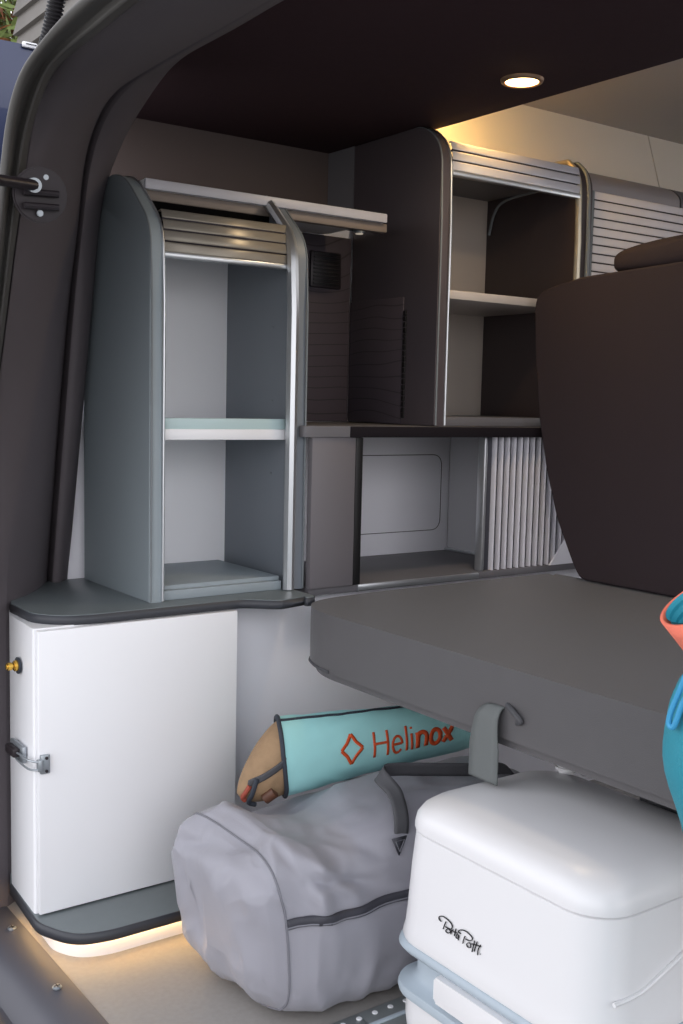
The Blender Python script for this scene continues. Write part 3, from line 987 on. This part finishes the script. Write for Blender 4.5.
# ------------------------------------------------------------------ perforated floor rail
fr_ = thing('floor_rail', 'perforated metal seat rail on the floor in front of the duffel bag', 'rail', (1.25, 1.49, 0))
box('rail_plate', mat('dull rail metal', (150, 156, 156), .45, .6), fr_, .99, 1.128, 1.405, 1.478, 0, .005, .001)
box('rail_plate', mat('dull rail steel', (150, 156, 156), .45, .6), fr_, 1.128, 1.9, 1.405, 1.478, 0, .005, .001)
box('rail_lip', 'greyplastic', fr_, .99, 1.9, 1.428, 1.436, .005, .009, .001)
for i in range(12):
    x = 1.015 + i * .0355
    link('rivet', cyl_bm((x, 1.462, .0055), (0, 0, 1), .0055, .003, 16, .001), 'white', fr_)

# ------------------------------------------------------------------ teal bag with coral collar at the right edge
tb = thing('teal_bag', 'teal bag with coral rolled collar and blue cord at the right edge of the photo', 'bag', (1.09, .64, 0))
bc = Vector((1.077, .648))
rows = []
prof = [(0, .07), (.01, .08), (.10, .082), (.30, .082), (.52, .082), (.62, .100), (.70, .126), (.76, .128), (.80, .120), (.83, .085), (.85, .05)]
P = smoothpath([Vector((r, z, 0)) for z, r in prof], 4)
for q in P:
    ring_ = []
    for k in range(48):
        an = 2 * PI * k / 48
        rr_ = q.x * (1 + .05 * noise.noise(Vector((math.cos(an) * 2.2, math.sin(an) * 2.2, q.y * 7))) + .02 * noise.noise(Vector((math.cos(an) * 6, math.sin(an) * 6, q.y * 16))))
        ring_.append(Vector((bc.x + rr_ * math.cos(an), bc.y + rr_ * math.sin(an), q.y)))
    rows.append(ring_)
bd = link('bag_body', loft_bm(rows, True, True), 'ocean', tb, angle=80)
c0 = on(728, 638, x=1.04); c1 = on(703, 599, x=1.02)
ax = (c1 - c0).normalized()
tilt = (ax + rt * -.35 + up * .55 + bk * .30).normalized()
u1 = tilt.orthogonal().normalized(); u2 = tilt.cross(u1)


def ringc(c, r, nrm):
    e1 = nrm.orthogonal().normalized(); e2 = nrm.cross(e1)
    return [c + (e1 * math.cos(2 * PI * k / 40) + e2 * math.sin(2 * PI * k / 40)) * r for k in range(40)]


rows = [ringc(c0.lerp(c1, t_) + Vector((0, 0, -.03)) * (1 - t_), .024 + .024 * t_, tilt) for t_ in (0, .25, .5, .75, 1)]
outer = link('collar', loft_bm(rows, True), 'coral', tb, angle=80)
solid(outer, .004, 1)
rows = [ringc(c0.lerp(c1, t_) + Vector((0, 0, -.03)) * (1 - t_), .021 + .0235 * t_ - (.002 if i_ % 2 else 0), tilt) for i_, t_ in enumerate([k / 16 for k in range(17)])]
link('collar_lining', loft_bm(rows, True, False), 'ocean', outer, angle=20)
nk = [Vector((bc.x, bc.y, .825)), Vector((bc.x, bc.y, .85)).lerp(c0, .35), c0 + Vector((0, 0, -.03)), c0.lerp(c1, .12) + Vector((0, 0, -.026))]
tube('neck', 'ocean', tb, smoothpath(nk, 5), [.062 - .036 * i / 15 for i in range(16)], 32)
cl = [on(u, v, x=.955) for u, v in ((690, 665), (680, 690), (671, 712), (669, 724), (674, 726), (682, 705), (690, 690))]
tube('pull_cord', 'cord', tb, smoothpath(cl, 6), .0032, 8)

# ------------------------------------------------------------------ door check arm on the pillar
ck = thing('door_check_arm', 'black round bracket with check arm bolted to the dark pillar', 'bracket', on(40, 195, x=.742))
pc = on(40, 195, x=.712)
pa_, pb_, pe_ = on(27, 195, x=.690), on(60, 195, x=.735 + .15 * 18 / 45), on(44, 230, x=.735)
nr = (pb_ - pa_).cross(Vector((0, 0, 1))).normalized()
if nr.dot(EYE - pc) < 0: nr = -nr
pc = EYE + (pc - EYE) * .95
nr = (nr * .25 + (EYE - pc).normalized() * .75).normalized()
link('round_plate', cyl_bm(pc, nr, .046, .008, 40, .003), 'dkmetal', ck)
tx = Vector((0, 0, 1)).cross(nr).normalized()
b = bmesh.new()
for dz in (.012, -.010):
    merge(b, tube_bm([pc + nr * .012 - tx * .030 + Vector((0, 0, dz - .010)), pc + nr * .012 + tx * .028 + Vector((0, 0, dz - .008))], .006, 10))
link('bracket_bar', b, 'dkmetal', ck)
dr = -1 if (tx.dot(rt) > 0) else 1
link('pivot_bolt', cyl_bm(pc + nr * .020 + tx * dr * .016 + Vector((0, 0, .014)), nr, .012, .020, 20, .003), 'steel', ck)
for dx, dz in ((.008, .030), (-.002, -.030)):
    link('bolt', cyl_bm(pc + nr * .006 + tx * dx * -dr + Vector((0, 0, dz)), nr, .0055, .006, 14, .001), 'steel', ck)
tube('check_arm', 'dkmetal', ck, [pc + nr * .024 + tx * dr * .016 + Vector((0, 0, .014)), on(0, 180, x=.585), on(-40, 170, x=.50)], .009, 12)

# ------------------------------------------------------------------ outside: blue door, hose, shed, tree
vd = thing('blue_van_door', 'dark blue panel outside, left of the dark pillar', 'vehicle door', (.9, 2.9, -.4))
zt_ = on(0, 39, y=2.9).z
pd = rnd([(.60, -.35), (1.25, -.35), (1.25, zt_ - .02), (1.20, zt_), (.60, zt_)], [0, 0, .02, .06, .0])
prism('door_skin', 'blue', vd, pd, 'y', 2.9, 2.94, .008, 3)
h0 = on(22, 41, y=2.895); h1 = on(37, 50, y=2.895)
hb = bmesh.new()
bx(hb, h0.x, h1.x, 2.888, 2.90, h1.z, h0.z, .004)
hh = link('hinge_plate', hb, 'white', vd)
hb = bmesh.new(); bx(hb, h0.x + .008, h1.x - .003, 2.885, 2.89, h1.z + .008, h0.z - .006, .001)
link('slot', hb, 'black', hh)

hpts = [on(u, v, x=.80) for u, v in ((64, -40), (58, -8), (54, 14), (49, 38), (40, 70))]
hpts = resample(smoothpath(hpts, 10), 120)
o = tube('corrugated_hose', 'hose', None, hpts, [.0145 + (.0022 if i % 4 < 2 else -.0014) for i in range(120)], 14)
tag(o, 'black corrugated cable hose running up beside the pillar at top left', 'hose')

sd = thing('ribbed_wall', 'grey ribbed siding wall outside at top left behind the hose', 'wall', (2.5, 7.0, -.6))
b = bmesh.new()
x_ = on(30, 20, y=6.2).x
for i in range(34):
    z_ = .4 + i * .11
    merge(b, prism_bm([(x_, z_), (x_ - .03, z_), (x_, z_ + .105)], 'y', 5.0, 6.4))
link('siding', b, 'siding', sd)
box('wall_core', 'siding', sd, x_, x_ + .2, 5.0, 6.4, -.6, 4.2, 0)

tr = thing('garden_tree', 'leafy green and rusty tree outside at top left', 'tree', (2.6, 8.6, -.6))
tube('trunk', 'bark', tr, [(2.7, 8.6, -.6), (2.72, 8.6, 1.5), (2.65, 8.6, 3.4)], [.16, .12, .07], 12)
for nm, mm, cnt in (('foliage', 'leaf', 11000), ('rusty_foliage', 'leaf2', 3500)):
    b = bmesh.new()
    for i in range(cnt):
        a = random.random() * 2 * PI; e = math.acos(2 * random.random() - 1); r = 1.7 * random.random() ** .4
        c = Vector((2.6 + r * math.sin(e) * math.cos(a), 8.6 + .8 * r * math.sin(e) * math.sin(a), 3.7 + 1.15 * r * math.cos(e)))
        d1 = Vector((random.gauss(0, 1), random.gauss(0, 1), random.gauss(0, 1))).normalized() * .08
        d2 = d1.orthogonal().normalized() * .03
        vv = [b.verts.new(c + d1), b.verts.new(c + d2), b.verts.new(c - d1), b.verts.new(c - d2)]
        b.faces.new(vv)
    link(nm, b, mm, tr, smooth=False)

# ------------------------------------------------------------------ light: open sky
w = bpy.data.worlds.new('World'); sc.world = w; w.use_nodes = True
nt = w.node_tree
bg = nt.nodes['Background']
tc = nt.nodes.new('ShaderNodeTexCoord'); sx = nt.nodes.new('ShaderNodeSeparateXYZ')
nt.links.new(tc.outputs['Generated'], sx.inputs[0])
cr = nt.nodes.new('ShaderNodeValToRGB')
cr.color_ramp.elements[0].position = 0.0; cr.color_ramp.elements[0].color = (.52, .51, .51, 1)
cr.color_ramp.elements[1].position = .75; cr.color_ramp.elements[1].color = (.36, .38, .42, 1)
e = cr.color_ramp.elements.new(.22); e.color = (.93, .93, .97, 1)
nt.links.new(sx.outputs['Z'], cr.inputs[0])
nt.links.new(cr.outputs[0], bg.inputs[0])
bg.inputs[1].default_value = 3.0

vs_ = sc.view_settings
vs_.view_transform = 'Standard'; vs_.look = 'None'; vs_.gamma = 1; vs_.exposure = 0
vs_.use_curve_mapping = False
sc.cycles.max_bounces = 10
sc.cycles.use_denoising = True
